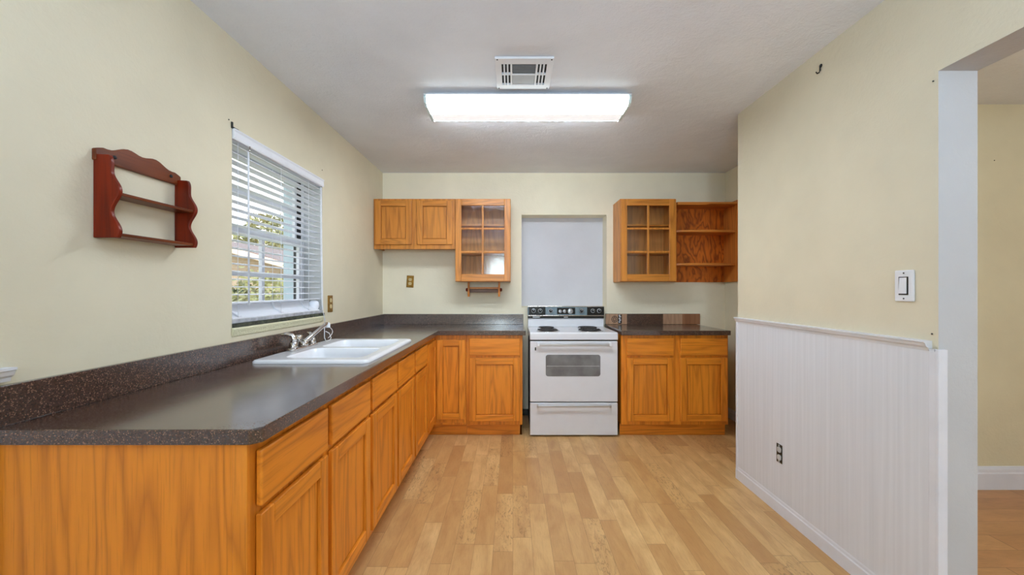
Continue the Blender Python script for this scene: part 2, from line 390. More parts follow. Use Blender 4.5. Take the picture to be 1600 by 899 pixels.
# ------------------------------------------------------------------ kitchen window (sash window set back in the wall)
win = thing('window_1', None, None, (XL, 2.291, 1.10), kind='structure')     # local y = depth along wall, x = out of room (negative)
y0, y1, zt = -.439, .439, .92
MB().slab([y0, y0+.028, y1-.028, y1], [0, .03, zt-.03, zt], lambda i, j: not (i == 1 and j == 1), -.185, -.125, 'yz').build('window_frame', ALU, win, .002)
MB().box(-.178, -.150, y1-.036, y1-.028, .03, zt-.03).box(-.150, -.128, y1-.030, y1-.027, .47, zt-.03).build('sash_track', DARK, win)
s1 = MB().slab([y0+.028, y0+.055, -.012, .012, y1-.055, y1-.028], [.03, .07, .235, .262, .45, .49], lambda i, j: i in (0, 4) or j in (0, 2, 4) or (i == 2), -.150, -.128, 'yz').build('lower_sash', ALU, win, .002)
s2 = MB().slab([y0+.028, y0+.055, y1-.055, y1-.028], [.46, .49, .68, .705, zt-.06, zt-.03], lambda i, j: i in (0, 2) or j in (0, 2, 4), -.178, -.156, 'yz').build('upper_sash', ALU, win, .002)
MB().box(-.141, -.137, y0+.05, y1-.05, .06, .46).build('glass_pane', GLASS, s1)
MB().box(-.169, -.165, y0+.05, y1-.05, .48, zt-.05).build('glass_pane', GLASS, s2)
MB().box(-.150, -.118, -.24, -.19, .49, .503).build('sash_lock', BLACK, s1, .003)
MB().box(-.26, -.186, y1-.012, y1, 0, zt).box(-.26, -.186, y0, y0+.012, 0, zt).box(-.26, -.186, y0+.012, y1-.012, zt-.012, zt).build('outer_jamb', BLUE, win)
# sill: marble tile edge, grimy gap, plaster ridge
sl = MB().box(-.124, .004, y0, y1, -.002+.004, .022).build('window_sill', MARB, win, .004)
m = MB()
random.seed(3)
n = 46; bm = m.bm; prev = None
for i in range(n+1):
    t = y0 + (y1+.03-y0)*i/n
    a = .006*random.random(); zb = -.016-.006*random.random(); zt2 = .003
    q = [bm.verts.new(v) for v in ((-.002, t, zb), (.003+a, t, zb), (.003+a*.6, t, zt2-.002), (-.002, t, zt2-.002))]
    if prev:
        for k in range(4): bm.faces.new((prev[k], prev[(k+1) % 4], q[(k+1) % 4], q[k]))
    else: bm.faces.new(q)
    prev = q
bm.faces.new(prev)
m.build('sill_gap', DKGREEN, win)
m = MB().prism([(0, -.060), (.006, -.056), (.010, -.040), (.014, -.030), (.016, -.022), (.010, -.017), (0, -.017)], 'y', y0-.004, y1+.0)
m.build('sill_ridge', paint('peeling_cream_plaster', (224, 220, 186), .9, 120), win, .002)

# ------------------------------------------------------------------ venetian blind
bl = thing('venetian_blind', 'white horizontal slat blind hanging in the kitchen window', 'window blind', (XL, 2.291, 1.10))
MB().box(-.058, -.004, -.432, .432, .868, .915).build('headrail', VINYL, bl, .003)
MB().prism([(-.001, .872), (.006, .868), (.010, .876), (.008, .905), (.012, .914), (.012, .918), (-.001, .918)], 'y', -.436, .445).build('valance', VINYL, bl)
nsl = 21
for i in range(nsl):
    z = .850 - i*.0375
    m = MB(); seg = 4
    for k in range(seg):
        a, b = k/seg, (k+1)/seg
        xa, xb = -.058+.05*a, -.058+.05*b
        za, zb = z+.0025*math.sin(PI*a), z+.0025*math.sin(PI*b)
        m.prism([(xa, za-.0014), (xb, zb-.0014), (xb, zb+.0014), (xa, za+.0014)], 'y', -.430, .430)
    bmesh.ops.remove_doubles(m.bm, verts=m.bm.verts, dist=1e-5)
    m.build('slat', VINYL, bl)
# slack stack of slats and bottom rail resting tilted on the sill
ss = MB()
ss.prism([(-.078, .086), (-.072, .090), (-.050, .052), (-.010, .030), (-.010, .024), (-.054, .046)], 'y', -.428, .395).prism([(-.012, .030), (-.004, .027), (-.004, .0215), (-.05, .0215), (-.05, .028)], 'y', -.428, .41)
ss.prism([(-.080, .088), (-.074, .096), (-.066, .092), (-.074, .084)], 'y', -.43, .33)
ss.build('bottom_rail', VINYL, bl, .001)
for yy in (-.375, -.02, .285):
    MB().prism([(-.070, .093), (-.064, .094), (-.044, .058), (-.006, .036), (-.006, .030), (-.048, .052)], 'y', yy-.010, yy+.010).build('ladder_tape', VINYL, bl)
    MB().tube([(-.008, yy-.012, .03), (-.008, yy-.012, .87)], .0012, 5).tube([(-.056, yy-.012, .09), (-.056, yy-.012, .87)], .0012, 5).build('ladder_cord', VINYL, bl)
MB().lathe([(.012, 0), (.026, .01), (.034, .03), (.030, .055), (.012, .07)], (-.040, .405, .022), seg=16).build('cord_coil', VINYL, bl, smooth=True)
MB().tube([(.006, -.335, .845), (.008, -.335, .80), (.010, -.335, .085)], .0045, 8).build('tilt_wand', VINYL, bl)
MB().tube([(.014, -.335, .868), (.014, -.335, .845), (.007, -.335, .838)], .003, 6).build('wand_hook', CHROME, bl)
MB().tube([(.008, .40, .86), (.009, .402, .5), (.012, .41, .06), (.018, .425, -.01), (.022, .43, -.06)], .0022, 6).tube([(.008, .412, .86), (.010, .416, .4), (.014, .42, .02), (.02, .44, -.05)], .0022, 6).build('lift_cord', VINYL, bl)
MB().box(.0, .006, -.447, -.437, .915, .945).box(.0, .006, -.437, -.40, .918, .925).build('bracket', BLACK, bl, .002)

# ------------------------------------------------------------------ cabinet builders; local x = along the face, y = into the cabinet, z up
def door_part(parent, x0, x1, z0, z1, mv, mh, fw=.055, y=0, raised=False, name='door'):
    m = MB(); t = .019; g = .002
    m.box(x0, x0+fw, y-t, y-g, z0, z1, 0).box(x1-fw, x1, y-t, y-g, z0, z1, 0)
    m.box(x0+fw, x1-fw, y-t, y-g, z0, z0+fw, 1).box(x0+fw, x1-fw, y-t, y-g, z1-fw, z1, 1)
    d = m.build(name, [mv, mh], parent, .003)
    p = MB(); b = .0050
    xa, xb, za, zb = x0+fw, x1-fw, z0+fw, z1-fw
    p.box(xa+b, xb-b, y-.0085, y-.001, za+b, zb-b)
    p.build('door_panel', mv, d, .0025)
    return d
def drawer_part(parent, x0, x1, z0, z1, mh, y=0):
    m = MB().box(x0, x1, y-.019, y-.002, z0, z1)
    return m.build('drawer', mh, parent, .005, 3)
def base_cabinet(name, label, loc, rot, Wd, doors, drawers, D=.58, z0=.105, z1=.873, toe=True, side_l=0, mv=OAKV, mh=OAKH, toe_in=.07, nb=0, rails=()):
    t = thing(name, label, 'kitchen cabinet', loc, rot, 'oak base cabinets')
    m = MB().box(.001, .019, .038, D, z0, z1).box(Wd-.019, Wd-.001, .038, D, z0, z1).box(.019, Wd-.019, .038, D, z0, z0+.016).box(.019, Wd-.019, D-.008, D, z0+.016, z1)
    m.build('carcass', mv, t)
    f = MB().box(.0005, Wd-.0005, 0, .038, z0, z1); f.build('face_frame', mv, t, .0015)
    if toe: MB().box(.001, Wd-.001, toe_in, toe_in+.016, 0, z0-.001).build('toe_kick', mh, t)
    for d in doors: door_part(t, *d, mv, mh)
    for d in drawers: drawer_part(t, *d, mh)
    return t
Rz = PI/2
FX = -.668      # face plane of the left run
DZ = (.138, .68); RZ_ = (.70, .846)
def left_unit(name, label, d0, d1, spans):
    dd = [(a-d0, b-d0, DZ[0], DZ[1]) for a, b in spans]; rr = [(a-d0, b-d0, RZ_[0], RZ_[1]) for a, b in spans]
    return base_cabinet(name, label, (FX, d0, 0), Rz, d1-d0, dd, rr)
cA = left_unit('base_cabinet', 'honey oak base cabinet nearest the camera with a wide bare end panel', 1.006, 1.832, [(1.028, 1.399), (1.430, 1.815)])
# big end panel facing the viewer
MB().box(.0-.006, .0005, .036, .632, 0, .873).build('end_panel', OAKV, cA, .001)
MB().box(-.010, .0005, -.001, .036, 0, .873).build('end_stile', OAKV, cA, .0015)
MB().box(-.004, .0005, .632, .641, 0, .873).build('filler_strip', plain('dark_brown_edge', (120, 66, 24), .6), cA)  # dark brown strip between the end panel and the wall
cB = left_unit('base_cabinet', 'honey oak base cabinet under the white sink', 1.833, 2.651, [(1.849, 2.239), (2.264, 2.634)])
cC = left_unit('base_cabinet', 'narrow honey oak cabinet with one door between the sink cabinet and the corner', 2.652, 3.052, [(2.669, 3.035)])
# corner cabinet: L-shaped, folding door with a leaf on each face
BF = 3.40       # face plane of the back run
cc = thing('corner_cabinet', 'L-shaped honey oak corner cabinet with a two-leaf folding door and no drawer', 'kitchen cabinet', (FX, BF, 0), 0, 'oak base cabinets')
MB().prism([(0, -.347), (0, 0), (.269, 0), (.269, .58), (-.62, .58), (-.62, -.347)], 'z', .105, .122).build('cabinet_floor', OAKV, cc)
MB().box(-.038, 0, -.347, -.001, .122, .873).build('face_frame', OAKV, cc, .001)
MB().box(0, .269, 0, .038, .122, .873).build('face_frame', OAKV, cc, .001)
MB().box(-.086, -.070, -.347, .07, 0, .104).box(-.070, .269, .055, .071, 0, .104).build('toe_kick', OAKH, cc)
def leaf_left():
    m = MB(); y0_, y1_ = -.330, -.024; z0_, z1_ = .154, .834; fw = .05; t0, t1 = .002, .019
    m.box(t0, t1, y0_, y0_+fw, z0_, z1_).box(t0, t1, y1_-fw, y1_, z0_, z1_).box(t0, t1, y0_+fw, y1_-fw, z0_, z0_+fw).box(t0, t1, y0_+fw, y1_-fw, z1_-fw, z1_)
    d = m.build('door', OAKV, cc, .003)
    MB().box(t0, .009, y0_+fw, y1_-fw, z0_+fw, z1_-fw).build('door_panel', OAKV, d)
leaf_left()
door_part(cc, .020, .262, .154, .834, OAKV, OAKH, .052)
cD = base_cabinet('base_cabinet', 'honey oak cabinet with one door and drawer left of the white range', (-.398, BF, 0), 0, .478, [(.028, .459, DZ[0], DZ[1])], [(.028, .459, .70, .846)], toe_in=.055)
MB().box(.478, .482, .0, .58, .105, .873).box(.462, .478, .055, .58, 0, .105).build('side_panel', OAKV, cD)
cE = base_cabinet('base_cabinet', 'honey oak cabinet with two doors right of the white range', (.930, BF, 0), 0, .916, [(.046, .446, .138, .68), (.502, .903, .138, .68)], [(.046, .446, .70, .846), (.502, .903, .70, .846)], toe_in=.05)

# ------------------------------------------------------------------ worktops
S0, S1, SX0, SX1 = 1.875, 2.682, -1.215, -.705      # hole for the sink bowls
wt = thing('worktop', 'L-shaped speckled dark brown laminate worktop running along the left wall and corner', 'worktop', (0, 0, .875), 0, 'brown laminate worktops')
def ztop(m):
    return m
m = MB().slab([-1.308, SX0, SX1, -.632, .112], [.985, S0, S1, 3.366, 3.998], lambda i, j: (i < 3 and not (i == 1 and j == 1)) or j == 3, 0, .039, 'xy')
bm = m.bm; bm.edges.ensure_lookup_table()
ed = [e for e in bm.edges if all(abs(v.co.x+.632) < 1e-4 and abs(v.co.y-.985) < 1e-4 for v in e.verts)]
bmesh.ops.bevel(bm, geom=ed, offset=.022, segments=1, affect='EDGES')
m.build('countertop', LAM, wt, .003)
MB().box(-1.308, -1.289, .985, 3.979, .0395, .143).box(-1.308, .107, 3.979, 3.998, .0395, .143).build('backsplash', LAM, wt, .002)
wt2 = thing('worktop', 'short speckled dark brown worktop right of the white range', 'worktop', (0, 0, .875), 0, 'brown laminate worktops')
MB().box(.926, 1.852, 3.366, 3.998, 0, .039).build('countertop', LAM, wt2, .003)
bs = MB().box(.93, 1.880, 3.979, 3.998, .0395, .146).build('backsplash', LAM, wt2, .002)
MB().box(.932, 1.145, 3.9765, 3.979, .042, .144).build('bare_patch', RAW, bs)
MB().box(1.508, 1.700, 3.9765, 3.979, .042, .144).build('bare_patch', RAW, bs)
MB().box(1.700, 1.878, 3.9765, 3.979, .042, .146).build('bare_patch', oak('torn_brown_board', light=(170, 118, 84), mid=(146, 96, 64), dark=(108, 66, 42)), bs)
m = MB().box(1.056, 1.092, 3.9745, 3.9765, .048, .140)
m.build('printed_label', BLACK, bs)
m = MB()
for k, zz in enumerate((.060, .078, .094, .112, .126)): m.box(1.062+.004*(k % 2), 1.084-.005*((k+1) % 2), 3.9735, 3.9745, zz, zz+.009)
m.build('label_print', SWHITE, bs)
m = MB().torus((1.022, 3.975, .092), .030, .0025, 'y', 20, 5).torus((1.022, 3.975, .092), .014, .0022, 'y', 16, 5)
for k in range(8):
    a = k*PI/4; m.tube([(1.022+.016*math.cos(a), 3.975, .092+.016*math.sin(a)), (1.022+.028*math.cos(a), 3.975, .092+.028*math.sin(a))], .002, 4)
m.build('round_emblem', DARK, bs)

# ------------------------------------------------------------------ sink
sk = thing('kitchen_sink', 'white double-bowl drop-in sink set in the brown worktop below the window', 'sink', (-.958, 2.278, .914))
def sink():
    m = MB(); bm = m.bm
    xs = [-.277, -.170, .215, .277]; ys = [-.42, -.375, -.020, .020, .375, .42]
    def rrect(x0, x1, y0, y1, r, z, n=5):
        pts = []
        for cx, cy, a0 in ((x1-r, y1-r, 0), (x0+r, y1-r, PI/2), (x0+r, y0+r, PI), (x1-r, y0+r, 1.5*PI)):
            for k in range(n+1):
                a = a0 + (PI/2)*k/n; pts.append(bm.verts.new((cx+r*math.cos(a), cy+r*math.sin(a), z)))
        return pts
    def bridge(a, b):
        n = len(a)
        for k in range(n): bm.faces.new((a[k], a[(k+1) % n], b[(k+1) % n], b[k])).smooth = True
    # outer lip
    o0 = rrect(-.277, .277, -.42, .42, .035, .0005); o1 = rrect(-.277, .277, -.42, .42, .035, .008); o2 = rrect(-.270, .270, -.413, .413, .03, .015); o3 = rrect(-.258, .258, -.40, .40, .028, .017)
    bridge(o0, o1); bridge(o1, o2); bridge(o2, o3)
    holes = []
    for (ya, yb) in ((-.348, -.022), (.022, .348)):
        r0 = rrect(-.165, .222, ya, yb, .05, .017); r1 = rrect(-.160, .217, ya+.005, yb-.005, .05, .012); r2 = rrect(-.152, .209, ya+.012, yb-.012, .05, -.02)
        r3 = rrect(-.140, .197, ya+.024, yb-.024, .05, -.135); r4 = rrect(-.11, .167, ya+.055, yb-.055, .04, -.158)
        bridge(r0, r1); bridge(r1, r2); bridge(r2, r3); bridge(r3, r4); bm.faces.new(r4); holes.append(r0)
    # deck: triangulate between lip and the two bowl rims
    bmesh.ops.remove_doubles(bm, verts=bm.verts, dist=1e-6)
    es = [e for e in bm.edges if len(e.link_faces) == 1 and all(abs(v.co.z-.017) < 1e-5 for v in e.verts)]
    bmesh.ops.triangle_fill(bm, use_beauty=True, edges=es)
    o = m.build('basin', PORC, sk)
    return o
sink()
MB().lathe([(.0, .0), (.038, .0), (.042, .003), (.030, .004), (.001, .002)], (.03, .196, -.158), seg=20).build('drain', CHROME, sk)
MB().lathe([(.0, .0), (.038, .0), (.042, .003), (.030, .004), (.001, .002)], (.03, -.196, -.158), seg=20).build('drain', CHROME, sk)

# tap on the sink's back deck
fx, fy = -1.185, 2.245
tp = thing('kitchen_tap', 'chrome two-handle tap on the back ledge of the white sink', 'tap', (fx, fy, .931))
MB().prism([(-.026, -.120), (-.012, -.130), (.012, -.130), (.026, -.120), (.026, .120), (.012, .130), (-.012, .130), (-.026, .120)], 'z', .0, .016).build('base_plate', CHROME, tp, .004)
for sgn in (-1, 1):
    h = MB().lathe([(.020, .014), (.022, .02), (.018, .045), (.012, .05)], (0, sgn*.098, 0), seg=16)
    if sgn < 0: h.tube([(0, -.098, .045), (0.004, -.098, .066), (-.006, -.104, .085), (-.03, -.112, .092), (-.055, -.12, .088)], [.016, .015, .012, .009, .006], 10)
    else: h.tube([(0, .098, .045), (-.002, .100, .060), (-.015, .108, .072), (-.035, .115, .076)], [.014, .013, .010, .006], 10)
    h.build('handle', CHROME, tp, smooth=True)
MB().lathe([(.022, .014), (.024, .022), (.022, .034), (.017, .040)], (.004, 0, 0), seg=20).tube([(.006, .0, .036), (.012, .02, .046), (.05, .165, .122), (.052, .176, .124)], [.014, .013, .010, .010], 10).build('spout', CHROME, tp, smooth=True)
MB().lathe([(.013, -.022), (.014, -.018), (.014, .0), (.010, .008)], (.054, .182, .122), seg=14).build('aerator', SWHITE, tp)
MB().lathe([(.016, .014), (.018, .05), (.020, .066), (.016, .074)], (-.030, .01, 0), seg=16).build('diverter_cap', CHROME, tp, smooth=True)
# loops of cord hanging from the spout
cd = thing('cord', 'thin white cord looped over the end of the chrome tap spout', 'cord', (fx+.05, fy+.17, 1.05))
m = MB(); pts = []
for k in range(15): 
    a = -PI/2*.2 + k/14*PI*1.05; pts.append((.02*math.sin(a)*.6, .015+.045*math.sin(a), .0-.085*(k/14)))
m.tube(pts, .0018, 6)
m.tube([(0, -.02, .008), (-.002, -.018, -.04), (.0, -.022, -.075), (.004, -.01, -.1), (.008, .03, -.1), (.012, .04, -.085), (.01, .02, -.055), (.002, -.01, -.04)], .0022, 6)
m.build('loop', SWHITE, cd)

# ------------------------------------------------------------------ range
RX0, RX1, RF = .148, .903, 3.425
rg = thing('electric_range', 'white freestanding electric range with four coil burners between the two brown worktops', 'range', ((RX0+RX1)/2, RF, 0))
hw = (RX1-RX0)/2; RD = .565-.0
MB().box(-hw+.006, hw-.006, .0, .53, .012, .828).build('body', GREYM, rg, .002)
MB().box(-hw+.012, hw-.012, .02, .50, .0, .012).build('plinth', BLACK, rg)
# cooktop with a turned-down front lip
MB().prism([(-.026, .832), (-.026, .886), (-.018, .896), (.50, .896), (.50, .832)], 'x', -hw, hw).build('cooktop', ENAM, rg, .004)
MB().box(-hw+.004, hw-.004, -.010, 0, .822, .831).build('vent_gap', BLACK, rg)
od = MB().box(-hw+.002, hw-.002, -.024, -.001, .300, .820).build('oven_door', ENAM, rg, .005)
def rrpoly(x0, x1, z0, z1, r, n=4):
    p = []
    for cx, cz, a0 in ((x1-r, z1-r, 0), (x0+r, z1-r, PI/2), (x0+r, z0+r, PI), (x1-r, z0+r, 1.5*PI)):
        for k in range(n+1): a = a0+PI/2*k/n; p.append((cx+r*math.cos(a), cz+r*math.sin(a)))
    return p
cx0 = (RX0+RX1)/2
ow = MB().prism(rrpoly(.284-cx0, .752-cx0, .520, .705, .02), 'y', -.0262, -.0235).build('oven_window', OVENG, od)
MB().box(.292-cx0, .744-cx0, -.0268, -.0262, .606, .609).build('rack_line', SILVER, ow)
m = MB().box(-.300, .300, -.062, -.050, .782, .808)
m.build('oven_handle', SILVER, od, .005); 
MB().box(-.315, -.296, -.064, -.0245, .780, .810).build('handle_end', SWHITE, od, .004); MB().box(.296, .315, -.064, -.0245, .780, .810).build('handle_end', SWHITE, od, .004)
MB().box(.196-cx0-.005, .196-cx0+.005, -.0262, -.0235, .742, .768).build('badge', BLACK, od)
dr = MB().box(-hw+.002, hw-.002, -.024, -.001, .014, .291).build('drawer', ENAM, rg, .005)
MB().box(-.300, .300, -.056, -.046, .262, .280).build('drawer_handle', SILVER, dr, .004)
MB().box(-.315, -.296, -.058, -.0245, .258, .282).build('handle_end', SILVER, dr, .004); MB().box(.296, .315, -.058, -.0245, .258, .282).build('handle_end', SILVER, dr, .004)
# backguard
y = .505
bgd = MB().prism([(y-.010, .896), (y-.006, .972), (y-.012, .980), (y+.06, .980), (y+.06, .896)], 'x', -hw+.004, hw-.004).build('backguard', ENAM, rg, .003)
MB().box(-hw+.002, hw-.002, y-.018, y+.06, .981, 1.004).build('black_strip', BLACK, bgd)
MB().box(-hw+.05, -hw+.12, y-.0195, y-.018, .989, .997).build('lettering', SILVER, bgd); MB().box(-.02, .02, y-.0195, y-.018, .989, .996).build('emblem', SILVER, bgd)
MB().box(-hw+.0, hw-.0, y-.026, y-.018, 1.003, 1.010).box(-hw, hw, y-.024, y+.06, 1.094, 1.100).build('chrome_rail', CHROME, bgd, .001)
cp = MB().box(-hw+.002, hw-.002, y-.018, y+.06, 1.010, 1.094).build('control_panel', TEAL, rg, .002)
PX = lambda px: (px-801)/157.5 - cx0
for a, b, c, d in ((826, 852, 1.012, 1.092), (916.5, 943, 1.012, 1.092), (870, 898, 1.022, 1.084)): MB().box(PX(a), PX(b), y-.021, y-.0185, c, d).build('black_inset', BLACK, cp)
for px in (833.5, 843.7, 860, 907.8, 925.2, 935):
    k = MB().lathe([(.023, 0), (.023, -.008), (.015, -.012), (.014, -.030), (.001, -.031)], (PX(px), y-.021, 1.055), 'y', 18).build('knob', BLACK, cp)
    MB().torus((PX(px), y-.030, 1.055), .0185, .003, 'y', 20, 6).box(PX(px)-.002, PX(px)+.002, y-.053, y-.0515, 1.055, 1.07).build('knob_ring', SILVER, k)
for px, r in ((874.8, .017), (881.6, .017), (890.6, .027)):
    k = MB().lathe([(r, 0), (r, -.003), (r*.8, -.006), (.001, -.006)], (PX(px), y-.021, 1.050), 'y', 20).build('clock_dial' if r > .02 else 'timer_dial', SILVER, cp)
    MB().box(PX(px)-.0012, PX(px)+.0012, y-.029, y-.0275, 1.048, 1.048+r*.9).box(PX(px), PX(px)+r*.6, y-.029, y-.0275, 1.049, 1.0515).build('pointer', BLACK, k)
for (bx, by, r) in ((-.205, .315, .072), (-.210, .095, .090), (.185, .315, .090), (.165, .100, .098)):
    b = MB().lathe([(r+.012, 0), (r+.014, .004), (r+.006, .004), (r-.004, -.0), (.001, .0005)], (bx, by, .8965), seg=28).build('drip_pan', CHROME, rg)
    m = MB(); pts = []
    turns = 3.5; n = 90
    for k in range(n+1):
        a = turns*2*PI*k/n; q = .018+(r-.018)*k/n; pts.append((bx+q*math.cos(a), by+q*math.sin(a), .908))
    m.tube(pts, .0055, 6).build('burner_coil', COIL, b)

# ------------------------------------------------------------------ wall cabinets
UF = 3.735
def box_carcass(t, Wd, z0, z1, D, mat, mv, mh, shelves=(), mid=None):
    m = MB().box(0, .016, .0, D, z0, z1).box(Wd-.016, Wd, .0, D, z0, z1).box(.016, Wd-.016, .0, D, z0, z0+.016).box(.016, Wd-.016, 0, D, z1-.016, z1)
    m.build('carcass', mv, t, .001)
    MB().box(.016, Wd-.016, D-.006, D, z0+.016, z1-.016).build('back_panel', OAKIN, t)
    for z in shelves: MB().box(.017, Wd-.017, .03, D-.007, z, z+.016).build('shelf', mh, t, .001)
def glass_door(t, x0, x1, z0, z1, ox0, ox1, oz0, oz1, mx, bars):
    m = MB(); a, b = -.021, -.002
    m.box(x0, ox0, a, b, z0, z1, 0).box(ox1, x1, a, b, z0, z1, 0).box(ox0, ox1, a, b, z0, oz0, 1).box(ox0, ox1, a, b, oz1, z1, 1)
    d = m.build('door', [OAKUV, OAKUH], t, .003)
    m = MB().box(mx-.009, mx+.009, a+.001, b, oz0, oz1)
    for z in bars: m.box(ox0, mx-.009, a+.003, b, z-.009, z+.009).box(mx+.009, ox1, a+.003, b, z-.009, z+.009)
    m.build('glazing_bar', OAKUV, d, .002)
    MB().box(ox0-.004, ox1+.004, -.008, -.005, oz0-.004, oz1+.004).build('glass_pane', HAMMER, d)
c1 = thing('wall_cabinet', 'short oak wall cabinet with two solid doors in the left corner', 'kitchen cabinet', (-1.306, UF, 0), 0, 'oak wall cabinets')
Wd = .765
m = MB().box(0, .016, .019, .262, 1.655, 2.118).box(Wd-.016, Wd, .019, .262, 1.655, 2.118).box(.016, Wd-.016, .019, .262, 1.665, 1.681).box(.016, Wd-.016, .019, .262, 2.102, 2.118).box(.016, Wd-.016, .256, .262, 1.681, 2.102)
m.build('carcass', OAKUV, c1)
MB().box(0, Wd, 0, .019, 1.645, 2.118).build('face_frame', OAKUV, c1, .0015)
px2 = lambda px: (px-801)/167 + 1.306
door_part(c1, px2(586), px2(642.5), 1.687, 2.098, OAKUV, OAKUH, .052)
door_part(c1, px2(651.4), px2(706.4), 1.687, 2.098, OAKUV, OAKUH, .052)
c2 = thing('wall_cabinet', 'oak wall cabinet with a six-pane glass door beside the short cabinet, left of the niche', 'kitchen cabinet', (-.539, UF, 0), 0, 'oak wall cabinets')
Wd = .520; q = lambda px: (px-801)/167.5 + .539
box_carcass(c2, Wd, 1.338, 2.118, .262, OAKUV, OAKUV, OAKUH, (1.605, 1.868))
glass_door(c2, .002, Wd-.002, 1.342, 2.112, q(720.5), q(788), 1.408, 2.052, q(754), (1.836, 1.617))
c3 = thing('wall_cabinet', 'oak wall cabinet with a six-pane glass door right of the niche', 'kitchen cabinet', (1.012, UF, 0), 0, 'oak wall cabinets')
q = lambda px: (px-801)/167.5 - 1.012
Wd = .521
box_carcass(c3, Wd, 1.338, 2.118, .262, OAKUV, OAKUV, OAKUH, (1.605, 1.868))
glass_door(c3, .004, Wd-.002, 1.342, 2.112, q(980.7), q(1047), 1.408, 2.052, q(1013.8), (1.836, 1.617))
# open shelf unit
ou = thing('open_shelf_unit', 'open reddish plywood shelf unit with two bowed shelves by the alcove wall', 'shelf unit', (1.536, UF, 0))
Wd = .600; D = .262
MB().box(0, Wd, D-.012, D, 1.338, 2.09).build('back_panel', PLY, ou)
MB().box(Wd-.018, Wd, 0, D-.012, 1.338, 2.112).build('side_panel', PLYV, ou, .002)
MB().box(0, .016, .02, D-.012, 1.338, 2.09).build('side_panel', PLYV, ou, .002)
m = MB().box(.016, Wd-.018, .002, D-.012, 2.072, 2.090); m.prism([(.016, 2.064), (.28, 2.064), (.33, 2.072), (.016, 2.072)], 'y', .002, .03)
m.build('top_board', PLYH, ou, .001)
for z in (1.808, 1.494):
    n = 14; poly = [(.016, D-.012)]
    for k in range(n+1): t = k/n; poly.append((.016+(Wd-.036)*t, .035-.030*math.sin(PI*min(1, t*1.02))**.6 if 0 < t < 1 else .035))
    poly.append((Wd-.020, D-.012))
    MB().prism(poly, 'z', z, z+.020).build('shelf', PLYH, ou, .002)
m = MB()
for k in range(9):
    cx = .07+.052*k; h = .05+.012*((k*7) % 3)
    m.tube([(cx-.02, D-.02, 1.344), (cx-.02, D-.022, 1.344+h*.6), (cx-.008, D-.024, 1.344+h), (cx+.008, D-.024, 1.344+h), (cx+.02, D-.022, 1.344+h*.6), (cx+.02, D-.02, 1.344)], .003, 6)
m.tube([(.04, D-.018, 1.346), (.52, D-.018, 1.346)], .003, 6)
m.build('wire_rack', plain('tarnished_wire', (196, 168, 156), .35, .3), ou)
MB().lathe([(.014, 0), (.014, -.004), (.001, -.004)], (0, 0, 0), 'x', 12).build('knot_hole', DARK, ou)
ou.children[-1].location = (Wd-.0185, .06, 1.455)

# paper towel holder
ph = thing('paper_towel_holder', 'empty wooden paper towel holder fixed under the left glass-door cabinet', 'paper towel holder', (-.270, 3.86, 1.337))
for sx in (-.158, .138):
    m = MB().prism([(-.012, 0), (-.012, -.03), (-.024, -.06), (-.022, -.11), (-.008, -.142), (.008, -.142), (.022, -.11), (.024, -.06), (.012, -.03), (.012, 0)], 'x', sx-.008, sx+.010)
    m.build('end_bracket', PLYV, ph, .003)
    MB().lathe([(.016, 0), (.018, .006), (.014, .018), (.004, .020)] if sx > 0 else [(.016, 0), (.018, -.006), (.014, -.018), (.004, -.020)], (sx+(.010 if sx > 0 else -.008), 0, -.075), 'x', 16).build('end_knob', CHERV, ph)
MB().tube([(-.15, 0, -.086), (.13, 0, -.086)], .017, 16).build('dowel', TUBEM, ph)
MB().box(-.15, .13, .010, .020, -.066, -.050).build('cross_bar', PLYH, ph, .002)

# ------------------------------------------------------------------ ceiling fixtures
lt = thing('ceiling_light', 'long white fluorescent ceiling light with a wraparound lens, switched on', 'ceiling light', (.088, 2.475, 2.44))
MB().box(-.60, .60, -.10, .10, -.030, 0).box(-.612, .612, -.148, .148, -.031, -.027).build('housing', SWHITE, lt)
prof = [(-.130, -.030), (-.140, -.044), (-.126, -.070), (-.100, -.080), (.005, -.080), (.100, -.080), (.126, -.070), (.140, -.044), (.130, -.030)]
lens = MB().prism(prof, 'x', -.598, .598).build('lens', [TUBE, TUBES, TUBED], lt)
def lz(p):
    c, n = p.center, p.normal
    if abs(n.x) > .5: return 2
    if n.z > -.5: return 1 if c.y < .05 else (1 if c.z > -.04 else 0)
    return 2 if .02 < c.y < .10 else 0
paint_faces(lens, lz)
cap = [(-.134, -.026), (-.146, -.044), (-.130, -.074), (-.102, -.084), (.102, -.084), (.130, -.074), (.146, -.044), (.134, -.026)]
CAPM = plain('translucent_end_cap', (214, 232, 232), .3)
MB().prism(cap, 'x', -.612, -.598).build('end_cap', CAPM, lt); MB().prism(cap, 'x', .598, .612).build('end_cap', CAPM, lt)

vt = thing('ceiling_vent', 'square white ceiling fan grille with dark louvres nearer the camera than the light', 'ceiling vent', (.060, 2.148, 2.44))
hx, hy = .150, .152
xs = [-hx, -.118, -.108, -.100, -.090, -.082, -.072, -.062, .062, .072, .082, .090, .100, .108, .118, hx]
ys = [-hy, -.100, .000-.006, .006, .105, hy]
slots = {1, 3, 5, 9, 11, 13}
MB().slab(xs, ys, lambda i, j: not (j in (1, 3) and (i in slots or i == 7)), -.014, -.002, 'xy').build('grille', SWHITE, vt, .002)
MB().box(-.135, .135, -.135, .135, -.0018, -.0004).build('dark_cavity', DARK, vt)
MB().box(-.061, .061, .007, .104, -.010, -.003).build('light_lens', plain('grey_lens', (176, 178, 180), .4), vt)
m = MB()
for k in range(9): m.box(-.061, .061, -.098+k*.0105, -.0945+k*.0105, -.012, -.004)
m.build('louvre', plain('grey_louvre', (120, 122, 124), .5), vt)
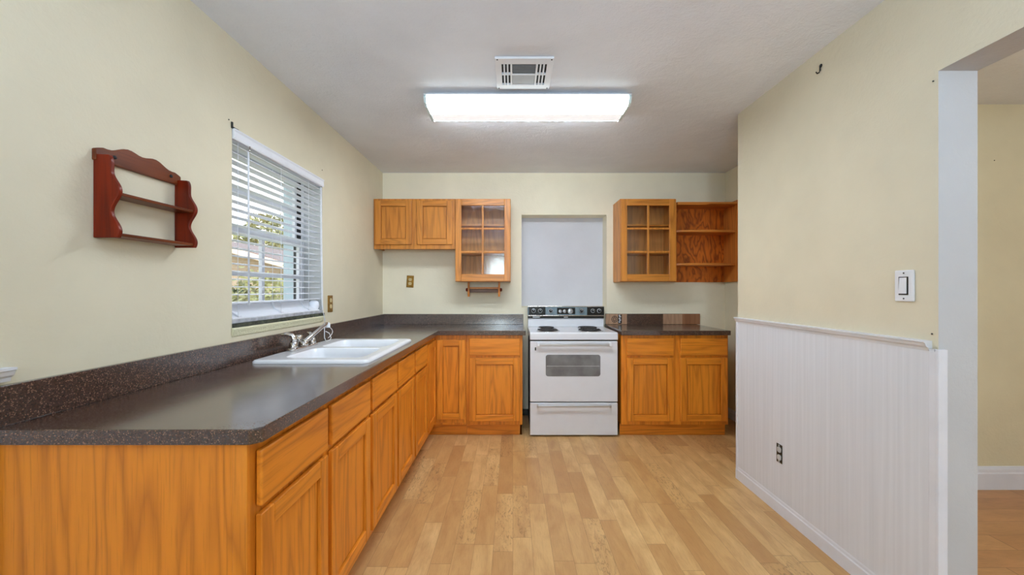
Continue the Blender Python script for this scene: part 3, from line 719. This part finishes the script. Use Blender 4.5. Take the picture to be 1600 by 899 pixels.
for a in (-1, 1):
    for b in (-1, 1): MB().lathe([(.004, 0), (.004, -.002), (.001, -.002)], (a*.138, b*.142, -.014), seg=8).build('screw', DARK, vt)

# ------------------------------------------------------------------ spice shelf on the left wall
sh = thing('wall_shelf', 'small cherry-stained wall shelf with scalloped sides on the cream left wall', 'wall shelf', (XL, 1.237, 1.425))
SL = .298
def scallop(s):
    pts = [(.002, 0)]
    n = 48
    for k in range(n+1):
        z = .26*k/n
        d = .070 + .013*math.cos((z-.02)/.26*2*PI*2.05)
        if k > n-9: d -= .030*((k-(n-9))/9)**1.8
        pts.append((d, z))
    pts.append((.002, .262)); return pts
for yy in (0, SL):
    MB().prism(scallop(1), 'y', yy, yy+.013).build('side_panel', CHERV, sh, .002)
n = 24; poly = [(-.004, .242), (SL+.017, .242)]
for k in range(n+1):
    t = 1-k/n; u = -.004+(SL+.021)*t
    poly.append((u, .278 + .030*math.sin(PI*t)**.8 + .006*math.cos(t*6*PI)*(1 if .1 < t < .9 else 0)))
MB().prism(poly, 'x', .0005, .0135).build('back_rail', CHERY, sh, .003)
for z in (.134, .006):
    MB().box(.008, .076, .0135, SL-.0005, z, z+.010).build('shelf', CHERY, sh, .002)
for yy in (.055, SL-.03):
    MB().lathe([(.006, 0), (.006, .003), (.001, .0035)], (.0136, yy, .268), 'x', 10).build('screw', DARK, sh)

# ------------------------------------------------------------------ outlets, switches, hook, nails
o1 = thing('wall_outlet', 'brass outlet plate slightly askew on the back wall under the short cabinet', 'electrical outlet', (-1.032, DB, 1.345), 0, 'wall outlets'); o1.rotation_euler = (0, math.radians(3), 0)
MB().box(-.036, .036, -.006, -.0005, -.060, .060).build('cover_plate', BRASS, o1, .003)
for z in (-.020, .020):
    r = MB().prism(rrpoly(-.016, .016, z-.014, z+.014, .010), 'y', -.0085, -.0062).build('receptacle', IVORY, o1)
    MB().box(-.009, -.006, -.0095, -.0085, z-.003, z+.006).box(.006, .009, -.0095, -.0085, z-.003, z+.006).build('slot', DARK, r)
o2 = thing('wall_outlet', 'tall brass plate with ivory insert on the left wall beside the window', 'electrical outlet', (XL, 2.843, 1.162), 0, 'wall outlets')
MB().box(.0005, .006, -.036, .036, -.060, .060).build('cover_plate', BRASS, o2, .003)
for z in (-.020, .024): MB().prism(rrpoly(-.014, .014, z-.014, z+.016, .012), 'x', .0062, .010).build('receptacle', IVORY, o2)
o3 = thing('light_switch', 'white rocker light switch on the cream wall beside the doorway', 'light switch', (XR, 1.526, 1.277))
MB().box(-.008, -.0005, -.037, .037, -.060, .060).build('cover_plate', SWHITE, o3, .003)
MB().box(-.0095, -.0082, -.018, .019, -.035, .035).build('switch_surround', BLACK, o3)
MB().prism([(-.0096, -.030), (-.0130, -.030), (-.0102, .032), (-.0096, .032)], 'y', -.013, .016).build('rocker', SWHITE, o3, .001)
for z in (-.049, .049): MB().lathe([(.003, 0), (.003, -.001), (.0005, -.001)], (-.0081, 0, z), 'x', 8).build('screw', DARK, o3)
o4 = thing('wall_outlet', 'uncovered dark outlet box low on the white beadboard', 'electrical outlet', (XR-.010, 2.232, .341), 0, 'wall outlets')
MB().box(-.002, -.0005, -.024, .024, -.052, .052).build('box_opening', BLACK, o4, .001)
for z in (-.022, .022): MB().prism(rrpoly(-.016, .012, z-.015, z+.015, .010), 'x', -.007, -.0022).build('receptacle', plain('worn_white_receptacle', (190, 190, 190), .5, var=.1), o4)
MB().box(-.005, -.0022, -.004, .006, .040, .048).box(-.005, -.0022, -.004, .006, -.048, -.040).build('mounting_tab', SILVER, o4)
hk = thing('wall_hook', 'tiny black metal J hook high on the right wall', 'hook', (XR, 1.945, 2.345))
MB().lathe([(.009, -.0005), (.009, -.003), (.004, -.006)], (0, 0, .015), 'x', 12).tube([(-.002, 0, .014), (-.005, 0, .006), (-.005, 0, -.008), (-.007, .004, -.016), (-.011, .010, -.017), (-.014, .014, -.008)], .0033, 8).build('hook_body', BLACK, hk)
def nail(label, loc, axis, s):
    o = MB().lathe([(.0022, 0), (.0030, s*.003), (.0005, s*.004)], (0, 0, 0), axis, 8).build('nail', BLACK); o.location = loc; tag(o, label, 'nail', 'nails in the walls')
def onwall(px, py, X):     # point of a side wall seen at (px, py)
    p = (px-801)/X; return (X, 620/p, 1.262+(453-py)/p)
nail('dark nail in the left wall above the near corner of the blind', onwall(357, 187, XL+.0005), 'x', 1)
nail('dark nail in the left wall above the far end of the blind', onwall(503, 266, XL+.0005), 'x', 1)
nail('nail in the right wall just left of the doorway top', onwall(1459, 127, XR-.0005), 'x', -1)
nail('nail in the right wall just above the chair rail end', onwall(1457, 522, XR-.0005), 'x', -1)
nail('nail in the wall of the room beyond the doorway', ((1553-801)/246, 2.5195, 1.262+(453-251)/246), 'y', -1)

# ------------------------------------------------------------------ outside the window
struct(MB().box(-60, -1.571, -20, 80, -.6, -.5).build('ground', GRASS))
def foliage(n, c, r, size, seed, squash=1.0):
    random.seed(seed); m = MB()
    for i in range(n):
        while True:
            v = Vector((random.uniform(-1, 1), random.uniform(-1, 1), random.uniform(-1, 1)))
            if .25 < v.length < 1: break
        lump = 1 + .25*math.sin(v.x*7+seed)*math.cos(v.z*6)
        p = Vector(c) + Vector((v.x*r*lump, v.y*r*lump, v.z*r*squash*lump))
        a = Vector((random.gauss(0, 1), random.gauss(0, 1), random.gauss(0, 1))).normalized(); b = a.orthogonal().normalized(); s = size*random.uniform(.6, 1.3)
        q = [m.bm.verts.new(p + a*s), m.bm.verts.new(p + b*s*.5), m.bm.verts.new(p - a*s), m.bm.verts.new(p - b*s*.5)]
        m.bm.faces.new(q)
    return m
hs = thing('neighbor_house', 'tan stucco house with brown sloping roof seen through the blinds', 'house', (-9.5, 14.6, -.5))
MB().prism([(-6, 0), (2.6, 0), (2.6, 2.2), (-2.0, 3.52), (-6, 2.4)], 'y', 0, 6).build('wall', STUCCO, hs)
MB().prism([(-6.6, 2.22), (-2.0, 3.52), (3.3, 2.02), (3.3, 2.22), (-2.0, 3.74), (-6.6, 2.44)], 'y', -.5, 6.3).build('roof', ROOF, hs)
MB().prism([(-6.6, 2.20), (-2.0, 3.50), (3.3, 2.00), (3.3, 2.2), (-2.0, 3.70), (-6.6, 2.40)], 'y', -.56, -.5).build('fascia', FASC, hs)
def tree(label, loc, th, cr, sq, mat, seed, n=2600, size=.16):
    t = thing('tree', label, 'tree', loc, 0, 'trees outside the window')
    MB().tube([(0, 0, 0), (.05, 0, th*.5), (-.05, .05, th)], [.16, .12, .07], 8).tube([(0, 0, th*.55), (.5, .1, th*.9), (.8, .1, th*1.15)], [.08, .05, .03], 6).tube([(0, 0, th*.6), (-.5, -.1, th*.95)], [.07, .03], 6).build('trunk', BARK, t)
    foliage(n, (0, 0, th+cr*.4), cr, size, seed, sq).build('crown', mat, t)
tree('yellow-green tree rising behind the neighboring house', (-14.3, 24.0, -.5), 3.3, 2.3, 1.0, LEAF, 5)
tree('darker green tree behind the yellow-green one', (-18.5, 28.5, -.5), 2.6, 1.9, .7, LEAFD, 9)
def shrub(label, loc, r, mat, seed):
    t = thing('shrub', label, 'shrub', loc, 0, 'shrubs outside the window')
    m = MB(); random.seed(seed)
    for k in range(9):
        a = k*.7; m.tube([(0, 0, 0), (.3*r*math.cos(a), .3*r*math.sin(a), r*.7), (.7*r*math.cos(a), .7*r*math.sin(a), r*1.3)], [.02, .014, .006], 5)
    m.build('stem', BARK, t); foliage(1300, (0, 0, r*.95), r, .075, seed, 1.0).build('leaves', mat, t)
shrub('yellow-leaved shrub outside the kitchen window, nearest the glass', (-4.6, 6.3, -.5), .90, LEAF, 21)
shrub('yellow-leaved shrub seen through the middle of the lower window sash', (-5.2, 8.4, -.5), 1.12, LEAF, 22)
shrub('dark green shrub beside the yellow ones outside the window', (-8.6, 12.2, -.5), 1.0, LEAFD, 23)
shrub('yellow-leaved shrub farther off by the tan house wall', (-6.6, 11.0, -.5), 1.2, LEAF, 24)
